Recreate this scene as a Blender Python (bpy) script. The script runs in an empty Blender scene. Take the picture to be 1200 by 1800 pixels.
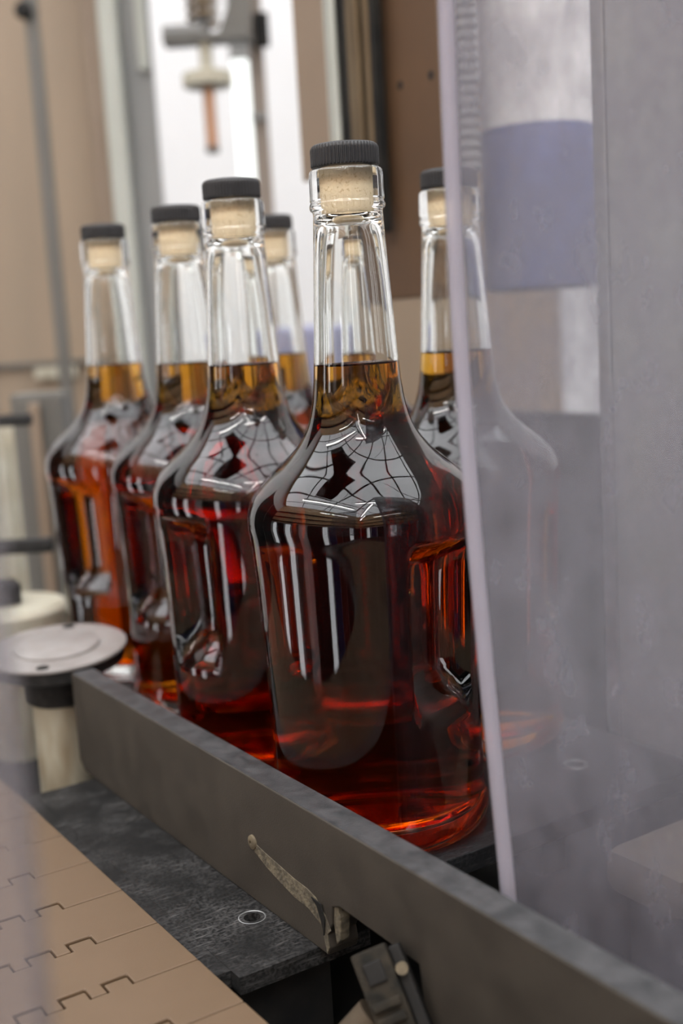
import bpy, bmesh, math, random
from mathutils import Vector, Matrix
random.seed(4)
S = bpy.context.scene
COL = S.collection
PI = math.pi

# ---------------------------------------------------------------- camera
CAM = Vector((0.4778, -0.3196, 0.2473))
FW = Vector((-0.8320, 0.5331, -0.1536)).normalized()
RT = Vector((0.5463, 0.8355, -0.0591))
RT = (RT - FW * RT.dot(FW)).normalized()
UP = RT.cross(FW)
FPX = 2098.7                                   # focal length in pixels of the 1200x1800 frame
cd = bpy.data.cameras.new('camera')
cam = bpy.data.objects.new('camera', cd); COL.objects.link(cam)
cam.matrix_world = Matrix((
    (RT.x, UP.x, -FW.x, CAM.x), (RT.y, UP.y, -FW.y, CAM.y), (RT.z, UP.z, -FW.z, CAM.z), (0, 0, 0, 1)))
cd.sensor_fit = 'VERTICAL'; cd.sensor_height = 36.0; cd.sensor_width = 24.0
cd.lens = FPX * 36.0 / 1800.0
cd.clip_start = 0.01; cd.clip_end = 60
cd.dof.use_dof = True; cd.dof.focus_distance = 0.545; cd.dof.aperture_fstop = 5.2
S.camera = cam

# ---------------------------------------------------------------- world, exposure
W = bpy.data.worlds.new('world'); S.world = W; W.use_nodes = True
W.node_tree.nodes['Background'].inputs[0].default_value = (0.9, 0.93, 1.0, 1)
W.node_tree.nodes['Background'].inputs[1].default_value = 0.3
vs = S.view_settings
vs.view_transform = 'Standard'; vs.look = 'None'; vs.gamma = 1.0; vs.use_curve_mapping = False
vs.exposure = 0.38
cy = S.cycles
cy.max_bounces = 28; cy.transmission_bounces = 28; cy.glossy_bounces = 8; cy.diffuse_bounces = 4
cy.transparent_max_bounces = 24; cy.volume_bounces = 0
cy.sample_clamp_indirect = 6.0; cy.caustics_refractive = True; cy.caustics_reflective = False
cy.blur_glossy = 0.3

PANEL_W = 4.0     # radiance of the ceiling light panels
ALB = 0.55         # overall reflectance of the painted and plastic surfaces
TUBE_W = 26.0     # radiance of fluorescent tubes

# ---------------------------------------------------------------- helpers
def ray(x, y): return FW + RT * ((x - 600) / FPX) - UP * ((y - 900) / FPX)
def pd(x, y, d): return CAM + ray(x, y) * d
def pp(x, y, axis, val):
    r = ray(x, y); return CAM + r * ((val - CAM[axis]) / r[axis])

class MB:
    """collects primitive shapes into one mesh"""
    def __init__(s): s.bm = bmesh.new()
    def box(s, lo, hi, bevel=0.0, M=None):
        lo = Vector(lo); hi = Vector(hi); c = (lo + hi) / 2; d = hi - lo
        g = bmesh.ops.create_cube(s.bm, size=1.0, matrix=Matrix.Translation(c) @ Matrix.Diagonal((*d, 1)))
        vs_ = g['verts']
        if bevel > 0:
            es = list({e for v in vs_ for e in v.link_edges})
            r = bmesh.ops.bevel(s.bm, geom=es, offset=bevel, segments=2, affect='EDGES', profile=0.6)
            vs_ = list({v for f in r['faces'] for v in f.verts} | {v for v in vs_ if v.is_valid})
            # gather the full island
            st = list(vs_); seen = set(st)
            while st:
                v = st.pop()
                for e in v.link_edges:
                    o = e.other_vert(v)
                    if o not in seen: seen.add(o); st.append(o)
            vs_ = list(seen)
        if M is not None: bmesh.ops.transform(s.bm, matrix=M, verts=vs_)
        return s
    def cyl(s, a, b, r, r2=None, n=32, caps=True):
        a = Vector(a); b = Vector(b); d = b - a; q = d.to_track_quat('Z', 'Y').to_matrix().to_4x4()
        bmesh.ops.create_cone(s.bm, cap_ends=caps, cap_tris=False, segments=n, radius1=r, radius2=r if r2 is None else r2,
                              depth=d.length, matrix=Matrix.Translation((a + b) / 2) @ q)
        return s
    def lathe(s, prof, n=64, M=None, rfun=None):
        """prof: list of (r, z); r==0 closes to a pole"""
        rings = []
        for i, (r, z) in enumerate(prof):
            if r <= 1e-7: rings.append([s.bm.verts.new((0, 0, z))])
            else:
                rg = []
                for k in range(n):
                    a = 2 * PI * k / n; rr = r if rfun is None else rfun(r, z, a, i)
                    rg.append(s.bm.verts.new((rr * math.cos(a), rr * math.sin(a), z)))
                rings.append(rg)
        for A, B in zip(rings, rings[1:]):
            for k in range(n):
                k2 = (k + 1) % n
                if len(A) == 1 and len(B) == 1: continue
                if len(A) == 1: s.bm.faces.new((A[0], B[k2], B[k]))
                elif len(B) == 1: s.bm.faces.new((A[k], A[k2], B[0]))
                else: s.bm.faces.new((A[k], A[k2], B[k2], B[k]))
        if M is not None: bmesh.ops.transform(s.bm, matrix=M, verts=[v for rg in rings for v in rg])
        return s
    def prism(s, poly, d0, d1, fn):
        """poly: 2d points, extruded between d0 and d1; fn(p, d) -> 3d point"""
        A = [s.bm.verts.new(fn(p, d0)) for p in poly]; B = [s.bm.verts.new(fn(p, d1)) for p in poly]
        s.bm.faces.new(A); s.bm.faces.new(B[::-1]); n = len(poly)
        for i in range(n): s.bm.faces.new((A[i], B[i], B[(i + 1) % n], A[(i + 1) % n]))
        return s
    def tube(s, pts, r, n=12):
        pts = [Vector(p) for p in pts]; rings = []
        nrm = None
        for i, p in enumerate(pts):
            t = (pts[min(i + 1, len(pts) - 1)] - pts[max(i - 1, 0)]).normalized()
            if nrm is None: nrm = t.orthogonal().normalized()
            nrm = (nrm - t * nrm.dot(t)).normalized(); b = t.cross(nrm)
            rings.append([s.bm.verts.new(p + r * (math.cos(2 * PI * k / n) * nrm + math.sin(2 * PI * k / n) * b)) for k in range(n)])
        for A, B in zip(rings, rings[1:]):
            for k in range(n): s.bm.faces.new((A[k], A[(k + 1) % n], B[(k + 1) % n], B[k]))
        s.bm.faces.new(rings[0][::-1]); s.bm.faces.new(rings[-1])
        return s
    def build(s, name, mat, parent=None, smooth=None, fix=True, bevel=0.0):
        if fix: bmesh.ops.recalc_face_normals(s.bm, faces=s.bm.faces[:])
        if smooth is not None:
            ca = math.cos(math.radians(smooth))
            for f in s.bm.faces: f.smooth = True
            s.bm.normal_update()
            for e in s.bm.edges:
                if len(e.link_faces) == 2 and e.link_faces[0].normal.dot(e.link_faces[1].normal) < ca: e.smooth = False
        me = bpy.data.meshes.new(name); s.bm.to_mesh(me); s.bm.free()
        if mat is not None: me.materials.append(mat)
        o = bpy.data.objects.new(name, me); COL.objects.link(o)
        if parent is not None: o.parent = parent
        if bevel > 0:
            m = o.modifiers.new('bevel', 'BEVEL'); m.width = bevel; m.segments = 2; m.limit_method = 'ANGLE'
        return o

def tag(o, label, cat, group=None, kind=None):
    o['label'] = label; o['category'] = cat
    if group: o['group'] = group
    if kind: o['kind'] = kind
    return o
def thing(name, loc, label, cat, group=None, rz=0.0):
    o = bpy.data.objects.new(name, None); COL.objects.link(o); o.empty_display_size = 0.02
    o.location = loc; o.rotation_euler = (0, 0, rz)
    return tag(o, label, cat, group)
def struct(o, label=None):
    o['kind'] = 'structure'
    if label: o['label'] = label
    return o
def local(root):
    """offset that turns world points into the root's own frame (no rotation)"""
    return -Vector(root.location)
def shift(b, root):
    bmesh.ops.translate(b.bm, verts=b.bm.verts[:], vec=local(root)); return b

# ---------------------------------------------------------------- materials
def newmat(name):
    m = bpy.data.materials.new(name); m.use_nodes = True
    nt = m.node_tree; nt.nodes.clear()
    return m, nt, nt.nodes, nt.links
def mat(name, c, rough=0.5, metal=0.0, c2=None, scale=30.0, mix=(0.35, 0.65), stretch=(1, 1, 1), bump=0.0, bscale=200.0,
        spec=0.32, rvar=0.0, detail=6.0):
    c = tuple(v * ALB for v in c); c2 = None if c2 is None else tuple(v * ALB for v in c2)
    m, nt, N, L = newmat(name)
    out = N.new('ShaderNodeOutputMaterial'); p = N.new('ShaderNodeBsdfPrincipled'); L.new(p.outputs[0], out.inputs[0])
    p.inputs['Roughness'].default_value = rough; p.inputs['Metallic'].default_value = metal
    p.inputs['Specular IOR Level'].default_value = spec
    p.inputs['Base Color'].default_value = (*c, 1)
    tc = N.new('ShaderNodeTexCoord'); mp = N.new('ShaderNodeMapping'); mp.inputs['Scale'].default_value = stretch
    L.new(tc.outputs['Object'], mp.inputs[0])
    if c2 is not None:
        n = N.new('ShaderNodeTexNoise'); n.inputs['Scale'].default_value = scale; n.inputs['Detail'].default_value = detail
        L.new(mp.outputs[0], n.inputs['Vector'])
        r = N.new('ShaderNodeValToRGB'); r.color_ramp.elements[0].position = mix[0]; r.color_ramp.elements[1].position = mix[1]
        r.color_ramp.elements[0].color = (*c, 1); r.color_ramp.elements[1].color = (*c2, 1)
        L.new(n.outputs['Fac'], r.inputs[0]); L.new(r.outputs[0], p.inputs['Base Color'])
        if rvar:
            mr = N.new('ShaderNodeMapRange'); mr.inputs[3].default_value = rough - rvar; mr.inputs[4].default_value = rough + rvar
            L.new(n.outputs['Fac'], mr.inputs[0]); L.new(mr.outputs[0], p.inputs['Roughness'])
    if bump > 0:
        n2 = N.new('ShaderNodeTexNoise'); n2.inputs['Scale'].default_value = bscale; n2.inputs['Detail'].default_value = 4
        L.new(mp.outputs[0], n2.inputs['Vector'])
        b = N.new('ShaderNodeBump'); b.inputs['Strength'].default_value = bump; b.inputs['Distance'].default_value = 0.001
        L.new(n2.outputs['Fac'], b.inputs['Height']); L.new(b.outputs[0], p.inputs['Normal'])
    return m
def emit(name, c, s):
    m, nt, N, L = newmat(name)
    out = N.new('ShaderNodeOutputMaterial'); e = N.new('ShaderNodeEmission')
    e.inputs[0].default_value = (*c, 1); e.inputs[1].default_value = s; L.new(e.outputs[0], out.inputs[0]); return m
def glassmat():
    m, nt, N, L = newmat('clear_glass')
    out = N.new('ShaderNodeOutputMaterial'); g = N.new('ShaderNodeBsdfGlass')
    g.inputs['Roughness'].default_value = 0.0; g.inputs['IOR'].default_value = 1.5
    g.inputs['Color'].default_value = (0.985, 0.99, 0.985, 1)
    # slight waviness of moulded glass
    tc = N.new('ShaderNodeTexCoord'); mp = N.new('ShaderNodeMapping'); mp.inputs['Scale'].default_value = (1, 1, 0.22)
    n = N.new('ShaderNodeTexNoise'); n.inputs['Scale'].default_value = 70; n.inputs['Detail'].default_value = 1.0
    b = N.new('ShaderNodeBump'); b.inputs['Strength'].default_value = 0.032; b.inputs['Distance'].default_value = 0.002
    L.new(tc.outputs['Object'], mp.inputs[0]); L.new(mp.outputs[0], n.inputs['Vector'])
    L.new(n.outputs['Fac'], b.inputs['Height']); L.new(b.outputs[0], g.inputs['Normal'])
    L.new(g.outputs[0], out.inputs[0]); return m
def liquidmat():
    m, nt, N, L = newmat('whiskey')
    out = N.new('ShaderNodeOutputMaterial'); g = N.new('ShaderNodeBsdfGlass')
    at = N.new('ShaderNodeAttribute'); at.attribute_name = 'free_surface'
    mr = N.new('ShaderNodeMapRange'); mr.inputs[3].default_value = 1.36 / 1.5; mr.inputs[4].default_value = 1.36
    L.new(at.outputs['Fac'], mr.inputs[0]); L.new(mr.outputs[0], g.inputs['IOR'])
    g.inputs['Roughness'].default_value = 0.0; g.inputs['Color'].default_value = (1, 1, 1, 1)
    v = N.new('ShaderNodeVolumeAbsorption'); v.inputs['Density'].default_value = 120.0
    v.inputs['Color'].default_value = (0.905, 0.71, 0.10, 1)
    L.new(g.outputs[0], out.inputs[0]); L.new(v.outputs[0], out.inputs['Volume']); return m
def vinylmat(name, haze_lo, haze_hi, tint=(0.80, 0.78, 0.86), scale=60.0):
    """scuffed clear vinyl: part lets light straight through, part scatters it"""
    m, nt, N, L = newmat(name)
    out = N.new('ShaderNodeOutputMaterial'); mx = N.new('ShaderNodeMixShader')
    tr = N.new('ShaderNodeBsdfTransparent'); tr.inputs[0].default_value = (0.97, 0.97, 0.985, 1)
    di = N.new('ShaderNodeBsdfDiffuse'); di.inputs[0].default_value = (*tint, 1)
    tl = N.new('ShaderNodeBsdfTranslucent'); tl.inputs[0].default_value = (*tint, 1)
    m2 = N.new('ShaderNodeMixShader'); m2.inputs[0].default_value = 0.5
    L.new(di.outputs[0], m2.inputs[1]); L.new(tl.outputs[0], m2.inputs[2])
    tc = N.new('ShaderNodeTexCoord'); mp = N.new('ShaderNodeMapping'); mp.inputs['Scale'].default_value = (1, 1, 0.5)
    n = N.new('ShaderNodeTexNoise'); n.inputs['Scale'].default_value = scale; n.inputs['Detail'].default_value = 4
    n.inputs['Roughness'].default_value = 0.6
    L.new(tc.outputs['Object'], mp.inputs[0]); L.new(mp.outputs[0], n.inputs['Vector'])
    mr = N.new('ShaderNodeMapRange'); mr.inputs[1].default_value = 0.35; mr.inputs[2].default_value = 0.7
    mr.inputs[3].default_value = haze_lo; mr.inputs[4].default_value = haze_hi
    L.new(n.outputs['Fac'], mr.inputs[0]); L.new(mr.outputs[0], mx.inputs[0])
    gl = N.new('ShaderNodeBsdfGlossy'); gl.inputs['Roughness'].default_value = 0.25; gl.inputs[0].default_value = (1, 1, 1, 1)
    fr = N.new('ShaderNodeFresnel'); fr.inputs[0].default_value = 1.3
    m3 = N.new('ShaderNodeMixShader')
    L.new(tr.outputs[0], mx.inputs[1]); L.new(m2.outputs[0], mx.inputs[2])
    L.new(fr.outputs[0], m3.inputs[0]); L.new(mx.outputs[0], m3.inputs[1]); L.new(gl.outputs[0], m3.inputs[2])
    L.new(m3.outputs[0], out.inputs[0]); return m

def scratchmat(name, c, c2):
    """dark plastic covered in fine crossing scratches, denser in patches"""
    m, nt, N, L = newmat(name)
    out = N.new('ShaderNodeOutputMaterial'); p = N.new('ShaderNodeBsdfPrincipled'); L.new(p.outputs[0], out.inputs[0])
    p.inputs['Specular IOR Level'].default_value = 0.12
    tc = N.new('ShaderNodeTexCoord'); acc = None
    def noise(sc, stretch, rot, det):
        mp = N.new('ShaderNodeMapping'); mp.inputs['Rotation'].default_value = (0, 0, rot); mp.inputs['Scale'].default_value = stretch
        n = N.new('ShaderNodeTexNoise'); n.inputs['Scale'].default_value = sc; n.inputs['Detail'].default_value = det
        L.new(tc.outputs['Object'], mp.inputs[0]); L.new(mp.outputs[0], n.inputs['Vector']); return n.outputs['Fac']
    def mrange(x, a, b_, lo=0.0, hi=1.0):
        r = N.new('ShaderNodeMapRange'); r.inputs[1].default_value = a; r.inputs[2].default_value = b_; r.inputs[3].default_value = lo; r.inputs[4].default_value = hi
        L.new(x, r.inputs[0]); return r.outputs[0]
    def op(o_, a, b_):
        q = N.new('ShaderNodeMath'); q.operation = o_; L.new(a, q.inputs[0]); L.new(b_, q.inputs[1]); return q.outputs[0]
    for rot in (0.3, 1.1, 2.0, 2.7):
        x = mrange(noise(620, (1, 0.13, 1), rot, 2), 0.60, 0.76)
        acc = x if acc is None else op('MAXIMUM', acc, x)
    patch = mrange(noise(38, (1, 1, 1), 0, 6), 0.36, 0.66, 0.12, 1.0)
    grain = mrange(noise(600, (1, 1, 1), 0.5, 4), 0.42, 0.72, 0.0, 0.55)
    f_ = op('MULTIPLY', op('MAXIMUM', acc, grain), patch)
    mx = N.new('ShaderNodeMixRGB'); mx.inputs[1].default_value = (*c, 1); mx.inputs[2].default_value = (*c2, 1)
    L.new(f_, mx.inputs[0]); L.new(mx.outputs[0], p.inputs['Base Color'])
    L.new(mrange(f_, 0, 1, 0.38, 0.6), p.inputs['Roughness'])
    return m
GLASS = glassmat(); LIQ = liquidmat()
CAPM = mat('black_cap_plastic', (0.035, 0.035, 0.038), 0.42, bump=0.1, bscale=900)
CORKM = mat('cork', (1.38, 1.12, 0.74), 0.85, c2=(0.95, 0.66, 0.34), scale=700, mix=(0.55, 0.75), bump=0.3, bscale=900)
RAILM = mat('black_uhmw', (0.055, 0.046, 0.036), 0.62, c2=(0.076, 0.064, 0.05), scale=60, bump=0.15, bscale=1500, rvar=0.08)
RAILTOP = mat('worn_bar_top', (0.045, 0.047, 0.05), 0.5, c2=(0.10, 0.10, 0.105), scale=120, bump=0.2, bscale=900)
PLATEM = scratchmat('scratched_plate', (0.010, 0.010, 0.010), (0.11, 0.107, 0.105))
DECKM = scratchmat('dark_deck', (0.016, 0.0165, 0.018), (0.08, 0.082, 0.085))
BELTM = mat('tan_belt_plastic', (0.178, 0.115, 0.066), 0.5, c2=(0.196, 0.128, 0.076), scale=25, bump=0.08, bscale=1800)
GREENM = mat('green_plastic', (0.03, 0.20, 0.13), 0.5, c2=(0.05, 0.25, 0.18), scale=40)
DARKM = mat('dark_steel', (0.018, 0.018, 0.018), 0.6, c2=(0.035, 0.033, 0.03), scale=50, spec=0.14)
STEEL = mat('brushed_steel', (0.55, 0.56, 0.56), 0.42, metal=0.7, c2=(0.42, 0.43, 0.43), scale=30, stretch=(1, 1, 0.1))
DISCM = mat('dull_aluminium', (0.46, 0.435, 0.42), 0.55, metal=0.1, c2=(0.36, 0.33, 0.315), scale=45, bump=0.1, bscale=500)
RUBBER = mat('black_rubber', (0.02, 0.02, 0.02), 0.6, c2=(0.055, 0.055, 0.055), scale=180, mix=(0.5, 0.8), bump=0.4, bscale=300)
CREAM = mat('stained_cream_plastic', (0.62, 0.57, 0.44), 0.55, c2=(0.24, 0.15, 0.06), scale=45, mix=(0.45, 0.75), stretch=(1, 1, 0.3))
CREAM2 = mat('cream_nylon', (0.72, 0.70, 0.58), 0.5, c2=(0.60, 0.55, 0.42), scale=25)
BROWN = mat('brown_painted_board', (0.125, 0.070, 0.038), 0.55, c2=(0.155, 0.085, 0.043), scale=14, bump=0.1)
TANP = mat('tan_painted_steel', (0.33, 0.245, 0.175), 0.5, c2=(0.37, 0.28, 0.205), scale=8)
BEIGE = mat('beige_panel', (0.40, 0.315, 0.23), 0.55, c2=(0.46, 0.355, 0.255), scale=6, stretch=(2, 2, 0.4))
GREYP = mat('grey_painted_steel', (0.33, 0.335, 0.33), 0.5, c2=(0.40, 0.40, 0.39), scale=12, stretch=(1, 1, 0.3))
DGREY = mat('dark_grey_steel', (0.16, 0.155, 0.14), 0.5, c2=(0.21, 0.20, 0.18), scale=12, stretch=(1, 1, 0.3))
PALE = mat('pale_green_grey_paint', (0.62, 0.64, 0.57), 0.5, c2=(0.66, 0.68, 0.62), scale=10)
WHITE = mat('white_paint', (1.2, 1.2, 1.2), 0.6, c2=(1.25, 1.25, 1.25), scale=5)
BLUE = mat('blue_plastic', (0.13, 0.16, 0.34), 0.45, c2=(0.17, 0.20, 0.40), scale=20)
LAV = mat('lavender_plastic', (0.42, 0.44, 0.66), 0.5, c2=(0.50, 0.51, 0.72), scale=8)
COPPER = mat('copper', (0.72, 0.43, 0.28), 0.4, metal=0.5, c2=(0.62, 0.36, 0.24), scale=60)
BRASS = mat('worn_rail_steel', (0.36, 0.27, 0.17), 0.35, metal=0.6, c2=(0.22, 0.16, 0.10), scale=40, stretch=(3, 3, 0.3))
WORN = mat('scraped_plastic', (0.26, 0.22, 0.15), 0.8, c2=(0.11, 0.095, 0.07), scale=300, bump=0.8, bscale=600)
BOLTM = mat('bolt_steel', (0.26, 0.21, 0.13), 0.6, c2=(0.15, 0.12, 0.08), scale=200)
CLAMPM = mat('worn_clamp_metal', (0.06, 0.05, 0.037), 0.85, c2=(0.02, 0.02, 0.018), scale=120, bump=0.5, bscale=400, spec=0.1)
CLAMPT = mat('worn_tan_plastic', (0.13, 0.095, 0.06), 0.6, c2=(0.09, 0.065, 0.04), scale=80)
CLAMPG = mat('dull_grey_metal', (0.09, 0.09, 0.09), 0.6, c2=(0.06, 0.06, 0.06), scale=80)
HALLTAN = mat('hall_wood_cladding', (1.25, 0.82, 0.48), 0.6, c2=(1.35, 0.9, 0.53), scale=2, stretch=(1, 1, 4))
HALLWHITE = mat('hall_white_paint', (1.3, 1.3, 1.3), 0.6, c2=(1.36, 1.36, 1.36), scale=1)
FLOORM = mat('concrete_floor', (0.16, 0.155, 0.15), 0.5, c2=(0.22, 0.215, 0.205), scale=3)
BEAMM = mat('dark_beam_paint', (0.035, 0.03, 0.027), 0.6)
DOORBLUE = mat('blue_door_paint', (0.05, 0.08, 0.22), 0.5, c2=(0.06, 0.09, 0.24), scale=4)
DOORRED = mat('rust_red_paint', (0.25, 0.05, 0.035), 0.5, c2=(0.28, 0.06, 0.04), scale=4)
PANELE = emit('light_panel_diffuser', (0.96, 0.97, 1.0), PANEL_W)
TUBEE = emit('tube_glow', (1.0, 0.98, 0.95), TUBE_W)
VINYL = vinylmat('scuffed_vinyl', 0.27, 0.60, tint=(0.30, 0.295, 0.345), scale=62.0)
VEDGE = vinylmat('vinyl_edge', 0.6, 0.65, tint=(0.60, 0.57, 0.66))
VINYL2 = vinylmat('scuffed_vinyl_near', 0.24, 0.3, tint=(0.34, 0.32, 0.35))

# ---------------------------------------------------------------- the hall
FZ, CZ = -0.9, 2.35
X0, X1, Y0, Y1 = -2.3, 3.0, -2.4, 1.9
T = 0.1
struct(MB().box((X0 - T, Y0 - T, FZ - T), (X1 + T, Y1 + T, FZ)).build('floor', FLOORM))
struct(MB().box((X0 - T, Y0 - T, CZ), (X1 + T, Y1 + T, CZ + T)).build('ceiling', HALLTAN))
struct(MB().box((X0 - T, Y0 - T, FZ), (X0, Y1 + T, CZ)).build('wall_left', WHITE))
struct(MB().box((X0, Y1, FZ), (X1, Y1 + T, CZ)).build('wall_back', WHITE))
SPLIT = 0.60
struct(MB().box((X1, Y0, FZ), (X1 + T, Y1 + T, CZ)).build('wall_right', HALLWHITE))
struct(MB().box((X0, Y0 - T, FZ), (X1, Y0, CZ)).build('wall_front', HALLWHITE))
cl = MB().box((X0, Y0, SPLIT), (X1 - 0.03, Y0 + 0.03, CZ)).box((X1 - 0.03, Y0, SPLIT), (X1, Y1, CZ)).build('trim_1', HALLTAN); struct(cl)
for i, z in enumerate((0.66, 1.05, 1.5)):
    struct(MB().box((X0, Y0 + 0.031, z), (X1 - 0.11, Y0 + 0.11, z + 0.07)).build('trim_%d' % (2 + i), BEAMM))
    struct(MB().box((X1 - 0.11, Y0 + 0.031, z), (X1 - 0.031, Y1 - 0.002, z + 0.07)).build('trim_%d' % (5 + i), BEAMM))
# doors added along the hall walls as dark and coloured shapes to reflect
k = 1
for x, w, m in ((-1.7, 0.5, DARKM), (-0.75, 0.35, DGREY), (0.0, 0.6, BEAMM), (0.96, 0.3, DOORBLUE), (1.3, 0.3, DOORRED), (1.65, 0.35, DARKM), (2.4, 0.5, BEAMM)):
    struct(MB().box((x, Y0 + 0.001, FZ), (x + w, Y0 + 0.05, 0.55)).build('door_%d' % k, m)); k += 1
for y, w, m in ((-2.3, 0.3, DARKM), (-1.6, 0.3, DOORBLUE), (-1.25, 0.5, BEAMM), (0.0, 0.8, DARKM)):
    struct(MB().box((X1 - 0.05, y, FZ), (X1 - 0.001, y + w, 0.55)).build('door_%d' % k, m)); k += 1

for y, w in ((-2.3, 0.85), (-1.4, 0.85)):
    struct(MB().box((X0 + 0.001, y, FZ), (X0 + 0.05, y + w, 1.5)).build('door_%d' % k, DARKM)); k += 1  # dark slabs added on the left wall to darken the bottles' rim reflections
# tall glowing panels added between the doors, bright bars for the bottles to reflect
BARGLOW = emit('bar_glow', (0.96, 0.97, 1.0), 4.5)
for k, (x, w) in enumerate(((-2.1, 0.34), (-1.12, 0.32), (0.64, 0.27), (2.05, 0.3))):
    fr = struct(MB().box((x, Y0 + 0.001, FZ + 0.02), (x + w, Y0 + 0.03, 0.55)).build('glow_panel_%d' % (k + 1), BEAMM))
    MB().box((x + 0.02, Y0 + 0.0301, FZ + 0.04), (x + w - 0.02, Y0 + 0.034, 0.53)).build('pane', BARGLOW, fr)
for k, (y, w) in enumerate(((-1.92, 0.22), (-0.6, 0.35))):
    fr = struct(MB().box((X1 - 0.03, y, FZ + 0.02), (X1 - 0.001, y + w, 0.55)).build('glow_panel_%d' % (k + 5), BEAMM))
    MB().box((X1 - 0.034, y + 0.02, FZ + 0.04), (X1 - 0.0301, y + w - 0.02, 0.53)).build('pane', BARGLOW, fr)

# luminous ceiling panels, one thing each (frame and diffuser)
def panel(x, y):
    t = thing('ceiling_light', (x, y, CZ - 0.06), 'long ceiling light panel above the bottling hall', 'light', 'ceiling light panels')
    MB().box((-0.6, -0.3, 0.0), (0.6, 0.3, 0.0595)).build('frame', BEAMM, t)
    MB().box((-0.575, -0.275, -0.006), (0.575, 0.275, -0.0005)).build('diffuser', PANELE, t)
for gx in range(4):
    for gy in range(7):
        panel(-1.5 + gx * 1.204, 1.55 - gy * 0.604)
def tube(x, y, z, L, rz):
    t = thing('tube_lamp', (x, y, z), 'white fluorescent tube lamp, unseen, hanging in the bottling hall', 'lamp', 'fluorescent tube lamps', rz)
    MB().box((-L / 2, -0.04, 0.02), (L / 2, 0.04, 0.06), 0.004).build('housing', WHITE, t)
    MB().cyl((-L / 2, 0, 0.0), (L / 2, 0, 0.0), 0.019).build('tube', TUBEE, t)
    for s in (-1, 1):
        MB().cyl((s * L * 0.4, 0, 0.06), (s * L * 0.4, 0, CZ - z), 0.003, n=8).build('hanger', DARKM, t)
for a in ((0.75, 0.05, 1.15, 1.2, 1.0), (0.10, -0.75, 1.2, 1.2, 0.0), (1.15, -0.75, 1.35, 1.2, 2.3), (2.4, -1.8, 1.7, 1.2, 2.3), (0.9, -2.0, 1.7, 1.4, 0.0), (2.6, -0.5, 1.7, 1.4, 1.57)):
    tube(*a)  # last three added near the hall walls to brighten the cladding

t = thing('overhead_dark_box', (-0.2, -0.42, 1.45), 'black unseen box added overhead for the dark shoulder reflections', 'added dark box')
MB().box((-0.2, -0.28, 0.0), (0.2, 0.28, 0.16), 0.01).build('dark_box_body', BEAMM, t)  # unseen dark box, added to put a dark patch in the shoulder reflections
for x in (-0.15, 0.15): MB().cyl((x, 0, 0.16), (x, 0, CZ - 1.45), 0.006, n=10).build('hanger', DARKM, t)

# ---------------------------------------------------------------- machine bed, deck, wear plate
t = thing('machine_bed', (0, 0, FZ), 'black machine bed beneath the wear plate and bottles', 'machine')
shift(MB().box((-0.66, -0.5, -0.13), (0.9, 0.30, -0.09), 0.004), t).build('bed_plate', DARKM, t)
for x in (-0.6, 0.8):
    for y in (-0.45, 0.25):
        shift(MB().box((x - 0.03, y - 0.03, FZ), (x + 0.03, y + 0.03, -0.13), 0.003), t).build('leg', DGREY, t)

# deck the bottles stand on
t = thing('bottle_deck', (0, 0, -0.010), 'dark grey deck plate the whiskey bottles stand on', 'plate')
def plate_with_hole(x0, x1, y0, y1, z0, z1, hx, hy, hr, n=32):
    b = MB(); bm = b.bm
    ring = [(hx + hr * math.cos(2 * PI * k / n), hy + hr * math.sin(2 * PI * k / n)) for k in range(n)]
    # square patch around hole matched to n points
    def sq(k):
        a = 2 * PI * k / n; c, s = math.cos(a), math.sin(a); m = max(abs(c), abs(s)); return c / m, s / m
    outer = []
    for k in range(n):
        c, s = sq(k)
        outer.append((hx + (x1 - hx if c > 0 else hx - x0) * c, hy + (y1 - hy if s > 0 else hy - y0) * s))
    for z, fl in ((z1, 0), (z0, 1)):
        pass
    T_ = [bm.verts.new((*p, z1)) for p in ring]; O_ = [bm.verts.new((*p, z1)) for p in outer]
    TB = [bm.verts.new((*p, z0)) for p in ring]; OB = [bm.verts.new((*p, z0)) for p in outer]
    for k in range(n):
        j = (k + 1) % n
        bm.faces.new((T_[k], O_[k], O_[j], T_[j])); bm.faces.new((TB[k], TB[j], OB[j], OB[k]))
        bm.faces.new((T_[k], T_[j], TB[j], TB[k])); bm.faces.new((O_[k], OB[k], OB[j], O_[j]))
    return b
DX0 = -0.44
shift(plate_with_hole(-0.255, 0.060, -0.0565, 0.1735, -0.010, 0.0, 0.0125, 0.122, 0.0048).box((DX0, -0.036, -0.010), (-0.2551, 0.21, 0.0)), t).build('deck_plate', DECKM, t, bevel=0.0006)
rg = shift(MB().lathe([(0.0046, -0.004), (0.0046, 0.0006), (0.0052, 0.0011), (0.0066, 0.0011), (0.0072, 0.0)], 40, Matrix.Translation((0.0125, 0.122, 0))), t).build('ring_insert', STEEL, t, smooth=40)
rg['label'] = 'shiny metal ring insert'
for x in (-0.42, -0.23, -0.05):
    for y in (-0.02, 0.15):
        shift(MB().box((x - 0.012, y - 0.01, -0.09), (x + 0.012, y + 0.01, -0.010)), t).build('support_post', DGREY, t)

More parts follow.
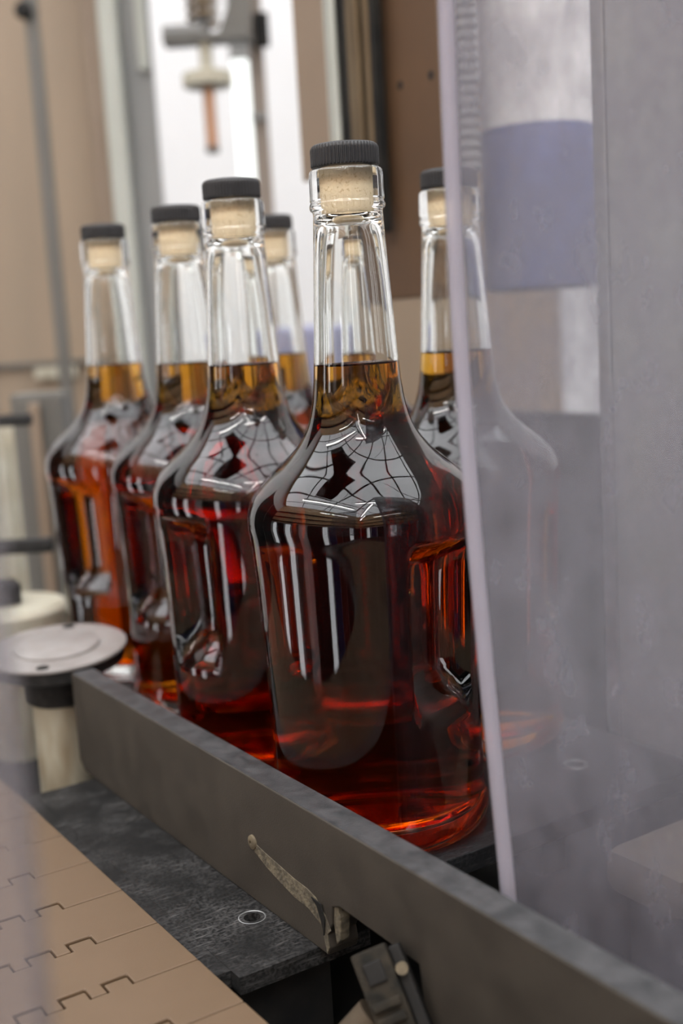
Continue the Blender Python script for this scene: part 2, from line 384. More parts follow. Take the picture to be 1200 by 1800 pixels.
# wear plate in front of the guide bar
t = thing('wear_plate', (0, 0, -0.031), 'scratched dark grey wear plate between the belt and guide bar', 'plate')
b = plate_with_hole(-0.212, 0.052, -0.112, -0.045, -0.031, -0.023, 0.0086, -0.082, 0.0040)
b.box((-0.212, -0.1222, -0.031), (0.044, -0.1121, -0.023))
shift(b, t).build('plate', PLATEM, t)
shift(MB().lathe([(0.0040, -0.029), (0.0041, -0.0245), (0.0062, -0.0228), (0.0066, -0.0229)], 40, Matrix.Translation((0.0086, -0.082, 0))), t).build('countersink', STEEL, t, smooth=50)
for x in (-0.19, 0.03):
    shift(MB().box((x - 0.01, -0.11, -0.09), (x + 0.01, -0.06, -0.031)), t).build('support_post', DARKM, t)

# ---------------------------------------------------------------- guide bar
ZT, ZB = 0.0402, -0.0229
VF, VR = -0.0725, -0.0575
t = thing('guide_bar', (0, (VF + VR) / 2, ZB), 'long black guide bar holding the bottle row in place', 'guide rail')
poly = [(-0.2372, ZT), (-0.2358, ZB + 0.006), (-0.228, ZB), (0.0575, ZB), (0.0605, ZB - 0.0), (0.0622, ZB + 0.004), (0.0610, ZB + 0.010), (0.0650, ZB + 0.016), (0.0660, ZB + 0.0245), (0.072, 0.0040),
        (0.128, 0.0028), (0.131, ZB), (0.46, ZB), (0.46, ZT)]
shift(MB().prism(poly, VF, VR, lambda p, d: (p[0], d, p[1])), t).build('bar', RAILM, t, bevel=0.0006)
tp = shift(MB().box((-0.2367, VF + 0.0006, ZT), (0.4595, VR - 0.0006, ZT + 0.0002)), t).build('top_face', RAILTOP, t); tp['label'] = 'worn grey top face'
# worn slot running from the bolt to the broken lower edge
path = [(-0.0015, 0.0058), (0.010, 0.0032), (0.022, 0.0012), (0.034, -0.0004), (0.046, -0.0010), (0.053, -0.0030)]
w = [0.0030, 0.0044, 0.0050, 0.0054, 0.0056, 0.0058]
up = [(p[0], p[1] + q * 0.7 + random.uniform(-.0004, .0004)) for p, q in zip(path, w)]
dn = [(p[0], p[1] - q + random.uniform(-.0004, .0004)) for p, q in zip(path, w)]
tail = [(0.0600, -0.0045), (0.0640, -0.0100), (0.0610, -0.0128), (0.0620, -0.0186), (0.0600, -0.0225), (0.0580, -0.0150), (0.0560, -0.0100)]
o = shift(MB().prism(up + tail + dn[::-1], VF - 0.0004, VF - 0.00002, lambda p, d: (p[0], d, p[1])), t).build('scrape', WORN, t)
o['label'] = 'pale scraped streak running down to the chipped edge'
o = shift(MB().prism([(0.050, 0.0005), (0.058, 0.0002), (0.0605, -0.006), (0.0590, -0.014), (0.0575, -0.008), (0.0545, -0.002)], VF - 0.0011, VF - 0.0005, lambda p, d: (p[0], d, p[1])), t).build('chip', DARKM, t)
o = shift(MB().prism([(0.0622, 0.002), (0.068, 0.004), (0.0705, -0.002), (0.0690, -0.013), (0.0660, -0.016), (0.0645, -0.006)], VF + 0.001, VF + 0.006, lambda p, d: (p[0], d, p[1])), t).build('splinter', WORN, t, bevel=0.0005)
RB = Matrix.Translation((-0.003, VF, 0.0075)) @ Matrix.Rotation(PI / 2, 4, 'X')
shift(MB().lathe([(0.0, 0.0004), (0.0009, 0.0006), (0.0010, 0.0016), (0.0018, 0.0018), (0.0034, 0.0010), (0.0036, 0.0)], 32, RB), t).build('bolt', BOLTM, t, smooth=50)
for x in (0.25, 0.38):
    shift(MB().box((x, VF + 0.002, -0.09), (x + 0.02, VR - 0.002, ZB)), t).build('support_post', DARKM, t)

# clamp below the bar, lower right
c0 = pd(674, 1748, 0.452)
t = thing('bar_clamp', tuple(c0), 'ribbed metal clamp block under the notch of guide bar', 'clamp')
ax_u = (-UP * 1.0 + RT * 0.42 + FW * -0.35).normalized()      # along the block, down and towards the camera
ax_w = (RT + UP * 0.55); ax_w = (ax_w - ax_u * ax_w.dot(ax_u)).normalized(); ax_n = ax_w.cross(ax_u)
if ax_n.dot(-FW) < 0: ax_n = -ax_n
MC = Matrix(((ax_w.x, ax_u.x, ax_n.x, 0), (ax_w.y, ax_u.y, ax_n.y, 0), (ax_w.z, ax_u.z, ax_n.z, 0), (0, 0, 0, 1)))
MB().box((-0.0072, -0.017, -0.006), (0.0072, 0.028, 0.0), 0.0012, MC).build('block', CLAMPM, t, smooth=40)
for q in range(5):
    y = 0.002 + q * 0.0055
    MB().box((-0.0058, y, -0.0005), (0.0058, y + 0.0034, 0.0030), 0.0010, MC).build('rib', CLAMPM, t)
MB().box((-0.0040, -0.0125, -0.0005), (0.0036, -0.004, 0.0010), 0.0008, MC).build('pad', DARKM, t)
MB().box((0.0073, -0.015, -0.012), (0.0120, 0.03, -0.003), 0.001, MC).build('side_plate', DARKM, t)
MB().cyl(MC @ Vector((0.0100, -0.006, -0.0032)), MC @ Vector((0.0100, -0.006, 0.0004)), 0.0024, n=24).build('bolt', BOLTM, t, smooth=40)
MB().cyl(MC @ Vector((-0.030, 0.016, -0.014)), MC @ Vector((-0.0075, 0.006, -0.010)), 0.0075, n=24).build('arm', CLAMPT, t, smooth=40)
MB().box((-0.020, 0.016, -0.03), (-0.006, 0.034, -0.010), 0.002, MC).build('foot', CLAMPG, t)

# ---------------------------------------------------------------- tan modular belt
BZ = -0.018; BT = 0.009; PITCH = 0.0415; BV0, BV1 = -0.34, -0.1225
t = thing('conveyor_belt', (0, -0.2, BZ - BT), 'tan plastic modular conveyor belt with hinge notches at lower left', 'conveyor')
nv = [(-0.158 - 0.0187 * k) for k in range(10)]; hw = 0.0060; nd = 0.0085; g = 0.0011
def link_poly(u0):
    u1 = u0 + PITCH - 0.0005
    pts = [(u0, BV1)]
    # -u side carries the fingers that sit in the previous link's notches
    for v in nv:
        pts += [(u0, v + hw - 0.0008), (u0 - nd + 0.0018, v + hw - 0.0008), (u0 - nd + 0.0018, v - hw + 0.0008), (u0, v - hw + 0.0008)]
    pts += [(u0, BV0), (u1, BV0)]
    for v in nv[::-1]:
        pts += [(u1, v - hw), (u1 - nd, v - hw), (u1 - nd, v + hw), (u1, v + hw)]
    pts += [(u1, BV1)]
    return pts
b = MB().prism(link_poly(0.0), BZ - BT, BZ, lambda p, d: (p[0], p[1], d))
bmesh.ops.translate(b.bm, verts=b.bm.verts[:], vec=(0, 0.2, -(BZ - BT)))
l0 = b.build('belt_link', BELTM, t, bevel=0.0007)
l0.location = (0.035 - 12 * PITCH, 0, 0)
for q in range(1, 22):
    o = l0.copy(); COL.objects.link(o); o.parent = t; o.location = (0.035 + (q - 12) * PITCH, 0, 0)
shift(MB().box((-0.45, BV0, BZ - BT - 0.006), (0.42, BV1 + 0.0035, BZ - BT - 0.0004), 0.001), t).build('edge_strip', GREENM, t)['label'] = 'green wear strip under the belt edge'
shift(MB().box((-0.45, -0.30, -0.09), (0.40, -0.15, BZ - BT - 0.0064)), t).build('slide_bed', DARKM, t)

# ---------------------------------------------------------------- bottles
def pchip(pts, n_per):
    """monotone cubic through (s, value) pairs"""
    out = []
    return out
OUT = [  # outer profile (r, z) from the base centre up
    (0.0, 0.0060), (0.012, 0.0058), (0.024, 0.0050), (0.034, 0.0032), (0.040, 0.0013), (0.0435, 0.0003), (0.0460, 0.0000), (0.0485, 0.0006), (0.0510, 0.0022), (0.0528, 0.0045),
    (0.0539, 0.0075), (0.0542, 0.0110), (0.0539, 0.0140), (0.0531, 0.0170), (0.0525, 0.0200), (0.0524, 0.026), (0.0525, 0.040), (0.0527, 0.055), (0.0529, 0.070), (0.0534, 0.090), (0.0541, 0.110),
    (0.0550, 0.130), (0.0562, 0.145), (0.0572, 0.153), (0.0572, 0.158), (0.0560, 0.1635), (0.0531, 0.1692), (0.0486, 0.1745), (0.0440, 0.1790), (0.0394, 0.1828), (0.0352, 0.1865), (0.0316, 0.1903), (0.0284, 0.1945), (0.0258, 0.1990),
    (0.0238, 0.2045), (0.0223, 0.211), (0.0213, 0.218), (0.0205, 0.228), (0.0197, 0.239), (0.0190, 0.252), (0.0182, 0.266), (0.0174, 0.280), (0.0167, 0.293), (0.0164, 0.2985),
    (0.0166, 0.3000), (0.0173, 0.3006), (0.0178, 0.3018), (0.0178, 0.3030), (0.0174, 0.3040), (0.01725, 0.3046), (0.0175, 0.3052), (0.0175, 0.3060), (0.01745, 0.3075), (0.0174, 0.3110), (0.0174, 0.3150), (0.0172, 0.3172), (0.0167, 0.3186), (0.0158, 0.3192)]
FILL = 0.2295
def subdivide(prof, k=3):
    """Catmull-Rom resampling of the profile"""
    P = [Vector((a, b_)) for a, b_ in prof]; out = []
    for i in range(len(P) - 1):
        p0 = P[i - 1] if i > 0 else P[i] * 2 - P[i + 1]; p1 = P[i]; p2 = P[i + 1]; p3 = P[i + 2] if i + 2 < len(P) else P[i + 1] * 2 - P[i]
        for j in range(k):
            s_ = j / k
            q = 0.5 * (2 * p1 + (p2 - p0) * s_ + (2 * p0 - 5 * p1 + 4 * p2 - p3) * s_ ** 2 + (3 * p1 - p0 - 3 * p2 + p3) * s_ ** 3)
            out.append((max(q.x, 0.0), q.y))
    out.append((P[-1].x, P[-1].y)); return out
def sst(a, b_, x):
    x = min(1.0, max(0.0, (x - a) / (b_ - a))); return x * x * (3 - 2 * x)
GD = 0.0165
def grip(z, a):
    """depth of the two moulded hand grips, centred on +x and -x"""
    if z < 0.058 or z > 0.155: return 0.0
    best = 0.0
    for c in (0.0, PI):
        d = abs((a - c + PI) % (2 * PI) - PI)
        if d < 0.42:
            s_ = 1 - sst(math.radians(14.5), math.radians(20.5), d)
            tz = sst(0.063, 0.083, z) * (1 - sst(0.138, 0.149, z))
            best = max(best, s_ * tz)
    return best * GD
def inner_profile():
    base = [(0.0, 0.0150), (0.012, 0.0145), (0.024, 0.0130), (0.034, 0.0110), (0.041, 0.0100), (0.0455, 0.0108), (0.0482, 0.0135), (0.0492, 0.0175), (0.0494, 0.0220)]
    body = [(r - 0.0031, z) for r, z in OUT if 0.026 <= z <= 0.160]
    sh = [(0.0526, 0.1635), (0.0496, 0.1684), (0.0454, 0.1728), (0.0410, 0.1768), (0.0366, 0.1805), (0.0326, 0.1842), (0.0291, 0.1880), (0.0260, 0.1922), (0.0235, 0.1968), (0.0215, 0.2022), (0.0199, 0.209), (0.0191, 0.217), (0.0185, 0.2245), (0.0181, FILL)]
    return base + body + sh
NECK_IN = [(0.0181, FILL), (0.0174, 0.239), (0.0167, 0.252), (0.0158, 0.266), (0.0146, 0.280), (0.0138, 0.288), (0.0126, 0.2935), (0.0108, 0.2970), (0.0090, 0.2986), (0.0081, 0.2990)]
NSEG = 160
OUTS = subdivide(OUT, 3); INS = subdivide(inner_profile(), 3); NKS = subdivide(NECK_IN, 3)
def orf(r, z, a, i): return r - grip(z, a) if r > 0.05 else r
def irf(r, z, a, i): return r - grip(z, a) if r > 0.046 else r
g_ = MB().lathe(OUTS, NSEG, None, orf)
# air side of the neck: from the lip down to the fill line, facing the cavity
g_.lathe(NKS[::-1], NSEG, None, None)
lip0 = OUTS[-1]
g_.lathe([lip0, (0.0120, 0.3195), (0.0081, 0.3192)], NSEG)
bmesh.ops.remove_doubles(g_.bm, verts=[v for v in g_.bm.verts if v.co.z > 0.3188], dist=1e-6)
glass_me = g_.build('glass_body', GLASS, None, smooth=50, fix=False)
l_ = MB().lathe(INS, NSEG, None, irf)
n_side = len(l_.bm.faces)
l_.lathe([(INS[-1][0], FILL), (INS[-1][0] - 0.0012, FILL - 0.0008), (INS[-1][0] - 0.004, FILL - 0.0012), (INS[-1][0] * 0.4, FILL - 0.0013), (0.0, FILL - 0.0013)], NSEG)
lay = l_.bm.faces.layers.float.new('free_surface')
l_.bm.faces.ensure_lookup_table()
for i_, f in enumerate(l_.bm.faces): f[lay] = 1.0 if i_ >= n_side else 0.0
bmesh.ops.remove_doubles(l_.bm, verts=[v for v in l_.bm.verts if v.co.z > FILL - 0.0001], dist=1e-6)
liq_me = l_.build('whiskey', LIQ, None, smooth=50, fix=False)
# cork and ribbed cap
cork_me = MB().lathe([(0.0, 0.2960), (0.004, 0.2963), (0.0068, 0.2972), (0.0080, 0.2986), (0.0082, 0.300), (0.0083, 0.308), (0.0083, 0.3193), (0.0080, 0.3198), (0.0, 0.3198)], 48).build('cork', CORKM, None, smooth=50)
NR = 56
def capr(r, z, a, i):
    if 3 <= i <= 8:
        return r + (0.00028 if (int(a / (2 * PI) * NR * 4 + 0.5) % 4) < 2 else -0.00022)
    return r
cap_me = MB().lathe([(0.0, 0.3199), (0.0148, 0.3199), (0.0156, 0.3201), (0.0158, 0.3206), (0.0158, 0.3220), (0.0158, 0.3240), (0.0158, 0.3260), (0.0158, 0.3276), (0.0157, 0.3284), (0.0153, 0.3296), (0.0144, 0.3302), (0.0120, 0.3303), (0.0, 0.3300)],
                    NR * 4, None, capr).build('cap', CAPM, None, smooth=35)
protos = [glass_me, liq_me, cork_me, cap_me]
SP = [  # x, y, grip azimuth in degrees, label
    (0.0, 0.0, 6.0, 'tall glass bottle of dark whiskey nearest the camera, sharp, beside the curtain edge'),
    (-0.1227, 0.0055, -76.0, 'whiskey bottle directly left of the nearest bottle, oval grip recess facing front'),
    (-0.2465, 0.0305, -72.0, 'whiskey bottle third from the nearest in the front row, partly behind its neighbour'),
    (-0.3640, 0.0275, -60.0, 'leftmost whiskey bottle of all, glowing orange, behind the grey roller disc'),
    (-0.0662, 0.1137, 60.0, 'whiskey bottle half veiled by the hanging vinyl strip, in front of brown board'),
    (-0.1840, 0.1285, 20.0, 'whiskey bottle hidden behind the nearest bottle, only a sliver of shoulder showing'),
    (-0.3031, 0.1339, 30.0, 'farthest whiskey bottle, neck and cork peeking out behind the second neck from the right front')]
SP[6] = (*SP[6][:3], 'farthest whiskey bottle, slim neck showing against the white wall between two nearer bottles')
for q, (x, y, az, lab) in enumerate(SP):
    t = thing('whiskey_bottle', (x, y, 0.0002), lab, 'bottle', 'filled whiskey bottles on the deck', math.radians(az))
    for o in protos:
        c = o if q == 0 else o.copy()
        if q: COL.objects.link(c)
        c.parent = t

# ---------------------------------------------------------------- vinyl strips
def strip(name, edge, d, width, ztop, zbot, mat_, edge_mat, label, bead=0.004, thick=0.0022, wav=0.004):
    """hanging strip: edge is a list of points down one side; the sheet spreads along direction d"""
    edge = sorted(edge, key=lambda p: p.z)
    def on_edge(z):
        i = 0
        while i < len(edge) - 2 and z > edge[i + 1].z: i += 1
        p = edge[i].lerp(edge[i + 1], (z - edge[i].z) / (edge[i + 1].z - edge[i].z)) if edge[0].z <= z <= edge[-1].z else (edge[0] if z < edge[0].z else edge[-1])
        return Vector((p.x, p.y, z))
    t = thing(name, (edge[0].x, edge[0].y, zbot), label, 'curtain', 'hanging vinyl strips')
    d = Vector((d[0], d[1], 0)).normalized(); nrm = Vector((-d.y, d.x, 0)); NZ, NW = 40, 20
    b = MB(); bm = b.bm; rows = {0: [], 1: []}
    for j in range(NZ + 1):
        z = zbot + (ztop - zbot) * j / NZ; e = on_edge(z)
        for side in (0, 1):
            row = []
            for i_ in range(NW + 1):
                s_ = i_ / NW
                off = wav * math.sin(s_ * PI) * (1.0 + 0.25 * math.sin(z * 14))
                row.append(bm.verts.new(e + d * (width * s_) + nrm * (off + (thick if side else 0.0)) + local(t)))
            rows[side].append(row)
    for side in (0, 1):
        for j in range(NZ):
            for i_ in range(NW):
                q = (rows[side][j][i_], rows[side][j][i_ + 1], rows[side][j + 1][i_ + 1], rows[side][j + 1][i_])
                bm.faces.new(q if side == 0 else q[::-1])
    A, B = rows[0], rows[1]
    for j in range(NZ):
        bm.faces.new((A[j][0], A[j + 1][0], B[j + 1][0], B[j][0])); bm.faces.new((A[j][NW], B[j][NW], B[j + 1][NW], A[j + 1][NW]))
    for i_ in range(NW):
        bm.faces.new((A[0][i_], B[0][i_], B[0][i_ + 1], A[0][i_ + 1])); bm.faces.new((A[NZ][i_], A[NZ][i_ + 1], B[NZ][i_ + 1], B[NZ][i_]))
    b.build('strip_sheet', mat_, t, smooth=60)
    pts = [on_edge(zbot + (ztop - zbot) * j / NZ) + nrm * thick / 2 + local(t) for j in range(NZ + 1)]
    MB().tube(pts, bead / 2, 12).build('rounded_edge', edge_mat, t, smooth=60)
    return t
EDGE = [pp(x, y, 1, -0.052) for x, y in ((782, -120), (784, 0), (791, 200), (799, 400), (809, 600), (823, 800), (839, 1000), (857, 1200), (877, 1400), (895, 1580))]
bot = EDGE[-1]
strip('vinyl_strip', EDGE, (0.52, 0.854), 0.17, 0.47, -0.03, VINYL, VEDGE, 'hazy scuffed clear vinyl strip hanging in front of bottles at right', bead=0.0058)
e0 = pd(40, 1400, 0.205); e1 = pp(84, 1800, 1, e0.y)
strip('vinyl_strip', [Vector((e0.x, e0.y, 0.75)), e1], (-0.546, -0.836), 0.17, 0.47, e1.z - 0.03, VINYL2, VINYL2, 'out of focus vinyl strip close to the camera at lower left', bead=0.0025)
# bar both strips hang from
t = thing('curtain_rail', (0.2, -0.1, 0.47), 'steel rail the vinyl strips hang from above the frame', 'rail')
a0 = Vector((e0.x, e0.y, 0.477)) - Vector((0.546, 0.836, 0)) * 0.25; a1 = Vector((bot.x, bot.y, 0.477)) + Vector((0.52, 0.854, 0)) * 0.3
MB().tube([a0 + local(t), Vector((e0.x, e0.y, 0.477)) + local(t), Vector((bot.x, bot.y, 0.477)) + local(t), a1 + local(t)], 0.007, 16).build('rod', STEEL, t, smooth=60)
for a in (a0, a1): MB().cyl(a + local(t), Vector((a.x, a.y, CZ)) + local(t), 0.005, n=12).build('hanger', STEEL, t)

# ---------------------------------------------------------------- behind the curtain, right
t = thing('guard_panel', (0.16, 0.18, -0.09), 'pale grey guard panel standing behind the deck at right', 'panel')
shift(MB().box((-0.005, 0.1755, -0.09), (0.42, 0.190, 0.455), 0.002), t).build('sheet', GREYP, t)
shift(MB().box((-0.016, 0.1755, -0.09), (-0.0055, 0.196, 0.455), 0.002), t).build('edge_post', STEEL, t)
p = pd(1150, 1490, 0.57)
t = thing('side_block', (0.13, 0.095, -0.09), 'rounded grey tan block beside the deck behind the vinyl strip', 'block')
shift(MB().box((0.075, 0.078, -0.036), (0.125, 0.24, -0.012), 0.009), t).build('block', mat('grey_tan_cast', (0.30, 0.26, 0.21), 0.6, c2=(0.36, 0.31, 0.25), scale=30), t, smooth=40)
shift(MB().box((0.082, 0.09, -0.09), (0.118, 0.23, -0.036)), t).build('foot', DARKM, t)

t = thing('machine_skirt', (-0.4, 0.38, -0.09), 'dark machine skirt panel low behind the second row of bottles', 'panel')
shift(MB().box((-0.80, 0.37, -0.42), (-0.02, 0.385, 0.165), 0.002), t).build('sheet', DARKM, t)
shift(MB().box((-0.78, 0.3855, -0.9), (-0.74, 0.41, 0.16)), t).build('stay', DGREY, t)

# capping head: white column with blue sleeve
cc = pd(948, 380, 0.945); R_ = 0.0445
t = thing('capping_head', (cc.x, cc.y, 0.2655), 'white cylinder with blue lower sleeve hanging above the veiled bottle', 'machine head')
zs = pd(948, 232, 0.945).z
shift(MB().lathe([(0, 0.2665), (R_ * 0.9, 0.2665), (R_ * 0.98, 0.2685), (R_, 0.272), (R_, zs - 0.003), (R_ * 0.98, zs), (0, zs)], 56, Matrix.Translation((cc.x, cc.y, 0))), t).build('sleeve', BLUE, t, smooth=40)['label'] = 'blue lower sleeve'
shift(MB().lathe([(0, zs + 0.0005), (R_ * 0.97, zs + 0.0005), (R_ * 0.97, CZ), (0, CZ)], 56, Matrix.Translation((cc.x, cc.y, 0))), t).build('column', WHITE, t, smooth=40)['label'] = 'white upper column'
# ribbed hose
h = pd(822, 200, 0.825)
t = thing('ribbed_hose', (h.x, h.y, 0.33), 'grey ribbed hose hanging behind the vinyl strip edge', 'hose')
zb = pd(822, 300, 0.825).z; prof = [(0, zb)]
z = zb
while z < 0.62:
    prof += [(0.0062, z), (0.0086, z + 0.0016), (0.0086, z + 0.0040), (0.0062, z + 0.0056)]; z += 0.0072
prof += [(0.0062, CZ), (0, CZ)]
shift(MB().lathe(prof, 28, Matrix.Translation((h.x, h.y, 0))), t).build('hose_body', GREYP, t, smooth=30)

# ---------------------------------------------------------------- capper frame: brown board, guide rails, tan panel
VB = 0.25
t = thing('brown_board', (-0.27, VB, 0.266), 'brown painted board with two dark holes behind the nearest bottle', 'panel')
b = MB().box((-0.335, VB, 0.266), (-0.243, VB + 0.018, 1.2), 0.0015)
shift(b, t).build('board', BROWN, t)
for px in ((703, 150), (757, 132)):
    q = pp(px[0], px[1], 1, VB)
    shift(MB().lathe([(0.0, 0.0004), (0.0030, 0.0004), (0.0034, 0.0)], 24, Matrix.Translation((q.x, VB, q.z)) @ Matrix.Rotation(PI / 2, 4, 'X')), t).build('hole', DARKM, t)
shift(MB().box((-0.30, VB + 0.0185, 0.9), (-0.25, VB + 0.05, CZ)), t).build('hanger', DGREY, t)
VG = 0.235
def vbar(px0, px1, v, zb_, depth, mat_, name, parent, ztop=1.15):
    xa = pp(px0, 60, 1, v).x; xb = pp(px1, 60, 1, v).x
    return shift(MB().box((xa, v, zb_), (xb, v + depth, ztop), 0.0012), parent).build(name, mat_, parent)
t = thing('guide_rail_pair', (-0.34, VG, 0.32), 'vertical steel guide rails with dark slot above the nearest cork', 'rail')
vbar(576, 587, VG, 0.362, 0.003, PALE, 'edge_strip', t)
vbar(587, 612, VG + 0.004, 0.345, 0.004, DARKM, 'slot_back', t)
vbar(607, 626, VG - 0.004, 0.335, 0.012, BRASS, 'rail', t)
vbar(627, 637, VG + 0.002, 0.330, 0.008, DGREY, 'web', t)
vbar(637, 645, VG - 0.002, 0.326, 0.009, BRASS, 'rail', t)
vbar(646, 655, VG, 0.318, 0.009, DARKM, 'outer_rod', t)
shift(MB().box((-0.40, VG + 0.016, 0.9), (-0.336, VG + 0.03, 0.95)), t).build('crosspiece', DGREY, t)
shift(MB().box((-0.38, VG + 0.0165, 0.951), (-0.35, VG + 0.03, CZ)), t).build('hanger', DGREY, t)
VT = 0.262
xa = pp(512, 0, 1, VT).x; xb = pp(580, 60, 1, VT).x; zb_ = pp(533, 320, 1, VT).z
t = thing('tan_panel', (xa + 0.02, VT, zb_), 'flat tan steel panel hanging left of the dark slot', 'panel')
shift(MB().box((xa, VT, zb_), (xb, VT + 0.004, CZ), 0.001), t).build('sheet', TANP, t)
shift(MB().box((xb - 0.003, VT - 0.004, zb_), (xb, VT - 0.0005, CZ)), t).build('flange', PALE, t)

# ---------------------------------------------------------------- filling nozzle mechanism, blurred behind
D1 = 1.6
def at1(x, y, d=D1): return pd(x, y, d)
c = at1(362, 100); 
t = thing('filler_nozzle', (c.x, c.y, at1(372, 260).z), 'blurred filler nozzle with spring, white disc and copper tip', 'nozzle')
def vc(x, y): return Vector((c.x, c.y, at1(x, y).z)) + local(t)
s1 = D1 / FPX
pts = []
z0 = vc(350, 48).z; z1 = z0 + 0.16; turns = 12
for i_ in range(turns * 16 + 1):
    a = 2 * PI * i_ / 16; pts.append((0.0185 * math.cos(a), 0.0185 * math.sin(a), z0 + (z1 - z0) * i_ / (turns * 16)))
MB().tube(pts, 0.0042, 8).build('spring', BRASS, t, smooth=60)
MB().cyl(vc(362, 150), Vector((0, 0, z1 + 0.9)), 0.009, n=24).build('stem', GREYP, t, smooth=40)
dz = vc(370, 152).z
MB().lathe([(0, dz), (0.030, dz), (0.0335, dz + 0.002), (0.0335, dz + 0.017), (0.030, dz + 0.019), (0.009, dz + 0.021), (0.009, dz + 0.06), (0, dz + 0.06)], 40).build('disc', CREAM2, t, smooth=40)
z2 = vc(372, 255).z
MB().cyl((0, 0, z2), (0, 0, dz), 0.0085, n=24).build('copper_tip', COPPER, t, smooth=40)
MB().cyl((0, 0, z2 - 0.008), (0, 0, z2), 0.0085, 0.0095, n=24).build('collar', DGREY, t, smooth=40)
# bracket
BO = at1(380, 70) + local(t)
Rv = Vector((RT.x, RT.y, 0)).normalized(); Fv = Vector((FW.x, FW.y, 0)).normalized()
MR = Matrix(((Rv.x, Fv.x, 0, 0), (Rv.y, Fv.y, 0, 0), (0, 0, 1, 0), (0, 0, 0, 1)))
MB_ = Matrix.Translation(BO) @ MR
def px(v): return v * s1
MB().box((px(-92), -0.02, -0.004), (px(62), 0.02, 0.006), 0.002, MB_).build('bracket_shelf', DGREY, t)
MB().box((px(-92), -0.02, 0.0062), (px(-22), 0.015, px(24)), 0.003, MB_).build('lug', GREYP, t)
MB().prism([(px(5), 0.0062), (px(60), 0.0062), (px(66), px(75)), (px(100), 0.5), (px(60), 0.5), (px(32), px(70))], -0.008, 0.008, lambda p, d: MB_ @ Vector((p[0], d, p[1]))).build('bracket_web', DGREY, t)
# vertical post with black box
q = at1(448, 60, 1.68); s2 = 1.68 / FPX
t = thing('nozzle_post', (q.x, q.y, FZ), 'blurred brown grey post with a small black box', 'post')
MB().box((-12 * s2, -0.012, 0), (13 * s2, 0.012, CZ - FZ), 0.002, MR).build('post', mat('taupe_paint', (0.36, 0.30, 0.25), 0.5), t)
zz = q.z - FZ
MB().box((0 * s2, -0.03, zz - 28 * s2), (26 * s2, -0.0125, zz + 28 * s2), 0.003, MR).build('black_box', DARKM, t)
MB().box((-16 * s2, -0.02, zz - 150 * s2), (12 * s2, -0.0125, zz - 138 * s2), 0.002, MR).build('clip', GREYP, t)
# bright vertical lamp behind the nozzle
q = at1(428, 215, 1.9); s3 = 1.9 / FPX
t = thing('vertical_lamp', (q.x, q.y, q.z - 110 * s3), 'white vertical strip lamp glowing behind the filler nozzle', 'lamp')
MB().box((-15 * s3, -0.006, 0), (15 * s3, 0.006, 215 * s3), 0.003, MR).build('diffuser', emit('strip_lamp_glow', (0.97, 1.0, 0.97), 1.4), t)
MB().box((-17 * s3, 0.0065, -0.02), (17 * s3, 0.02, CZ - q.z + 110 * s3), 0.002, MR).build('mount', GREYP, t)

# ---------------------------------------------------------------- left background
# beige partition, panels side by side
def vpanel(name, x0, x1, d, y_ref, mat_, label, cat, zb=FZ, zt=CZ, th=0.02):
    a = pd(x0, y_ref, d); s_ = d / FPX
    t = thing(name, (a.x, a.y, zb), label, cat)
    MB().box((0, 0, 0), ((x1 - x0) * s_, th, zt - zb), 0.003, MR).build('sheet', mat_, t)
    return t, s_
t, s_ = vpanel('beige_partition', -170, 172, 1.75, 300, BEIGE, 'beige partition panel at far left with a pale latch strip', 'partition')
zl = pd(70, 640, 1.75).z - FZ
MB().box((0.02, -0.010, zl - 0.004), (318 * s_, -0.0005, zl + 0.003), 0.001, MR).build('seam_bar', DGREY, t)
MB().box((200 * s_, -0.016, zl - 0.022), (276 * s_, -0.0105, zl - 0.006), 0.002, MR).build('latch_plate', CREAM2, t)
for a_, m_ in ((78, DGREY), (150, TANP)):
    pass
t, s_ = vpanel('dark_conduit', 58, 82, 1.60, 200, DGREY, 'thin dark conduit with a black knob in front of beige partition', 'pipe', th=0.012)
zk = pd(38, 28, 1.60).z - FZ
MB().lathe([(0, 0), (0.010, 0.001), (0.012, 0.006), (0.008, 0.012), (0, 0.013)], 24, MR @ Matrix.Translation((0.002, -0.002, zk)) @ Matrix.Rotation(PI / 2, 4, 'X')).build('knob', DARKM, t, smooth=40)
# channel column
a = pd(180, 200, 1.70); s_ = 1.70 / FPX
t = thing('steel_column', (a.x, a.y, FZ), 'grey steel channel column with pale flange between beige partition and wall', 'column')
H = CZ - FZ
MB().box((-26 * s_, 0.0, 0), (8 * s_, 0.05, H), 0.002, MR).build('side_face', TANP, t)
MB().box((8.5 * s_, -0.02, 0), (42 * s_, 0.06, H), 0.006, MR).build('flange', PALE, t)
MB().box((42.5 * s_, 0.01, 0), (92 * s_, 0.03, H), 0.002, MR).build('web', GREYP, t)
MB().box((70 * s_, 0.0, pd(260, 125, 1.7).z - FZ), (88 * s_, 0.0095, H), 0.002, MR).build('conduit', PALE, t)
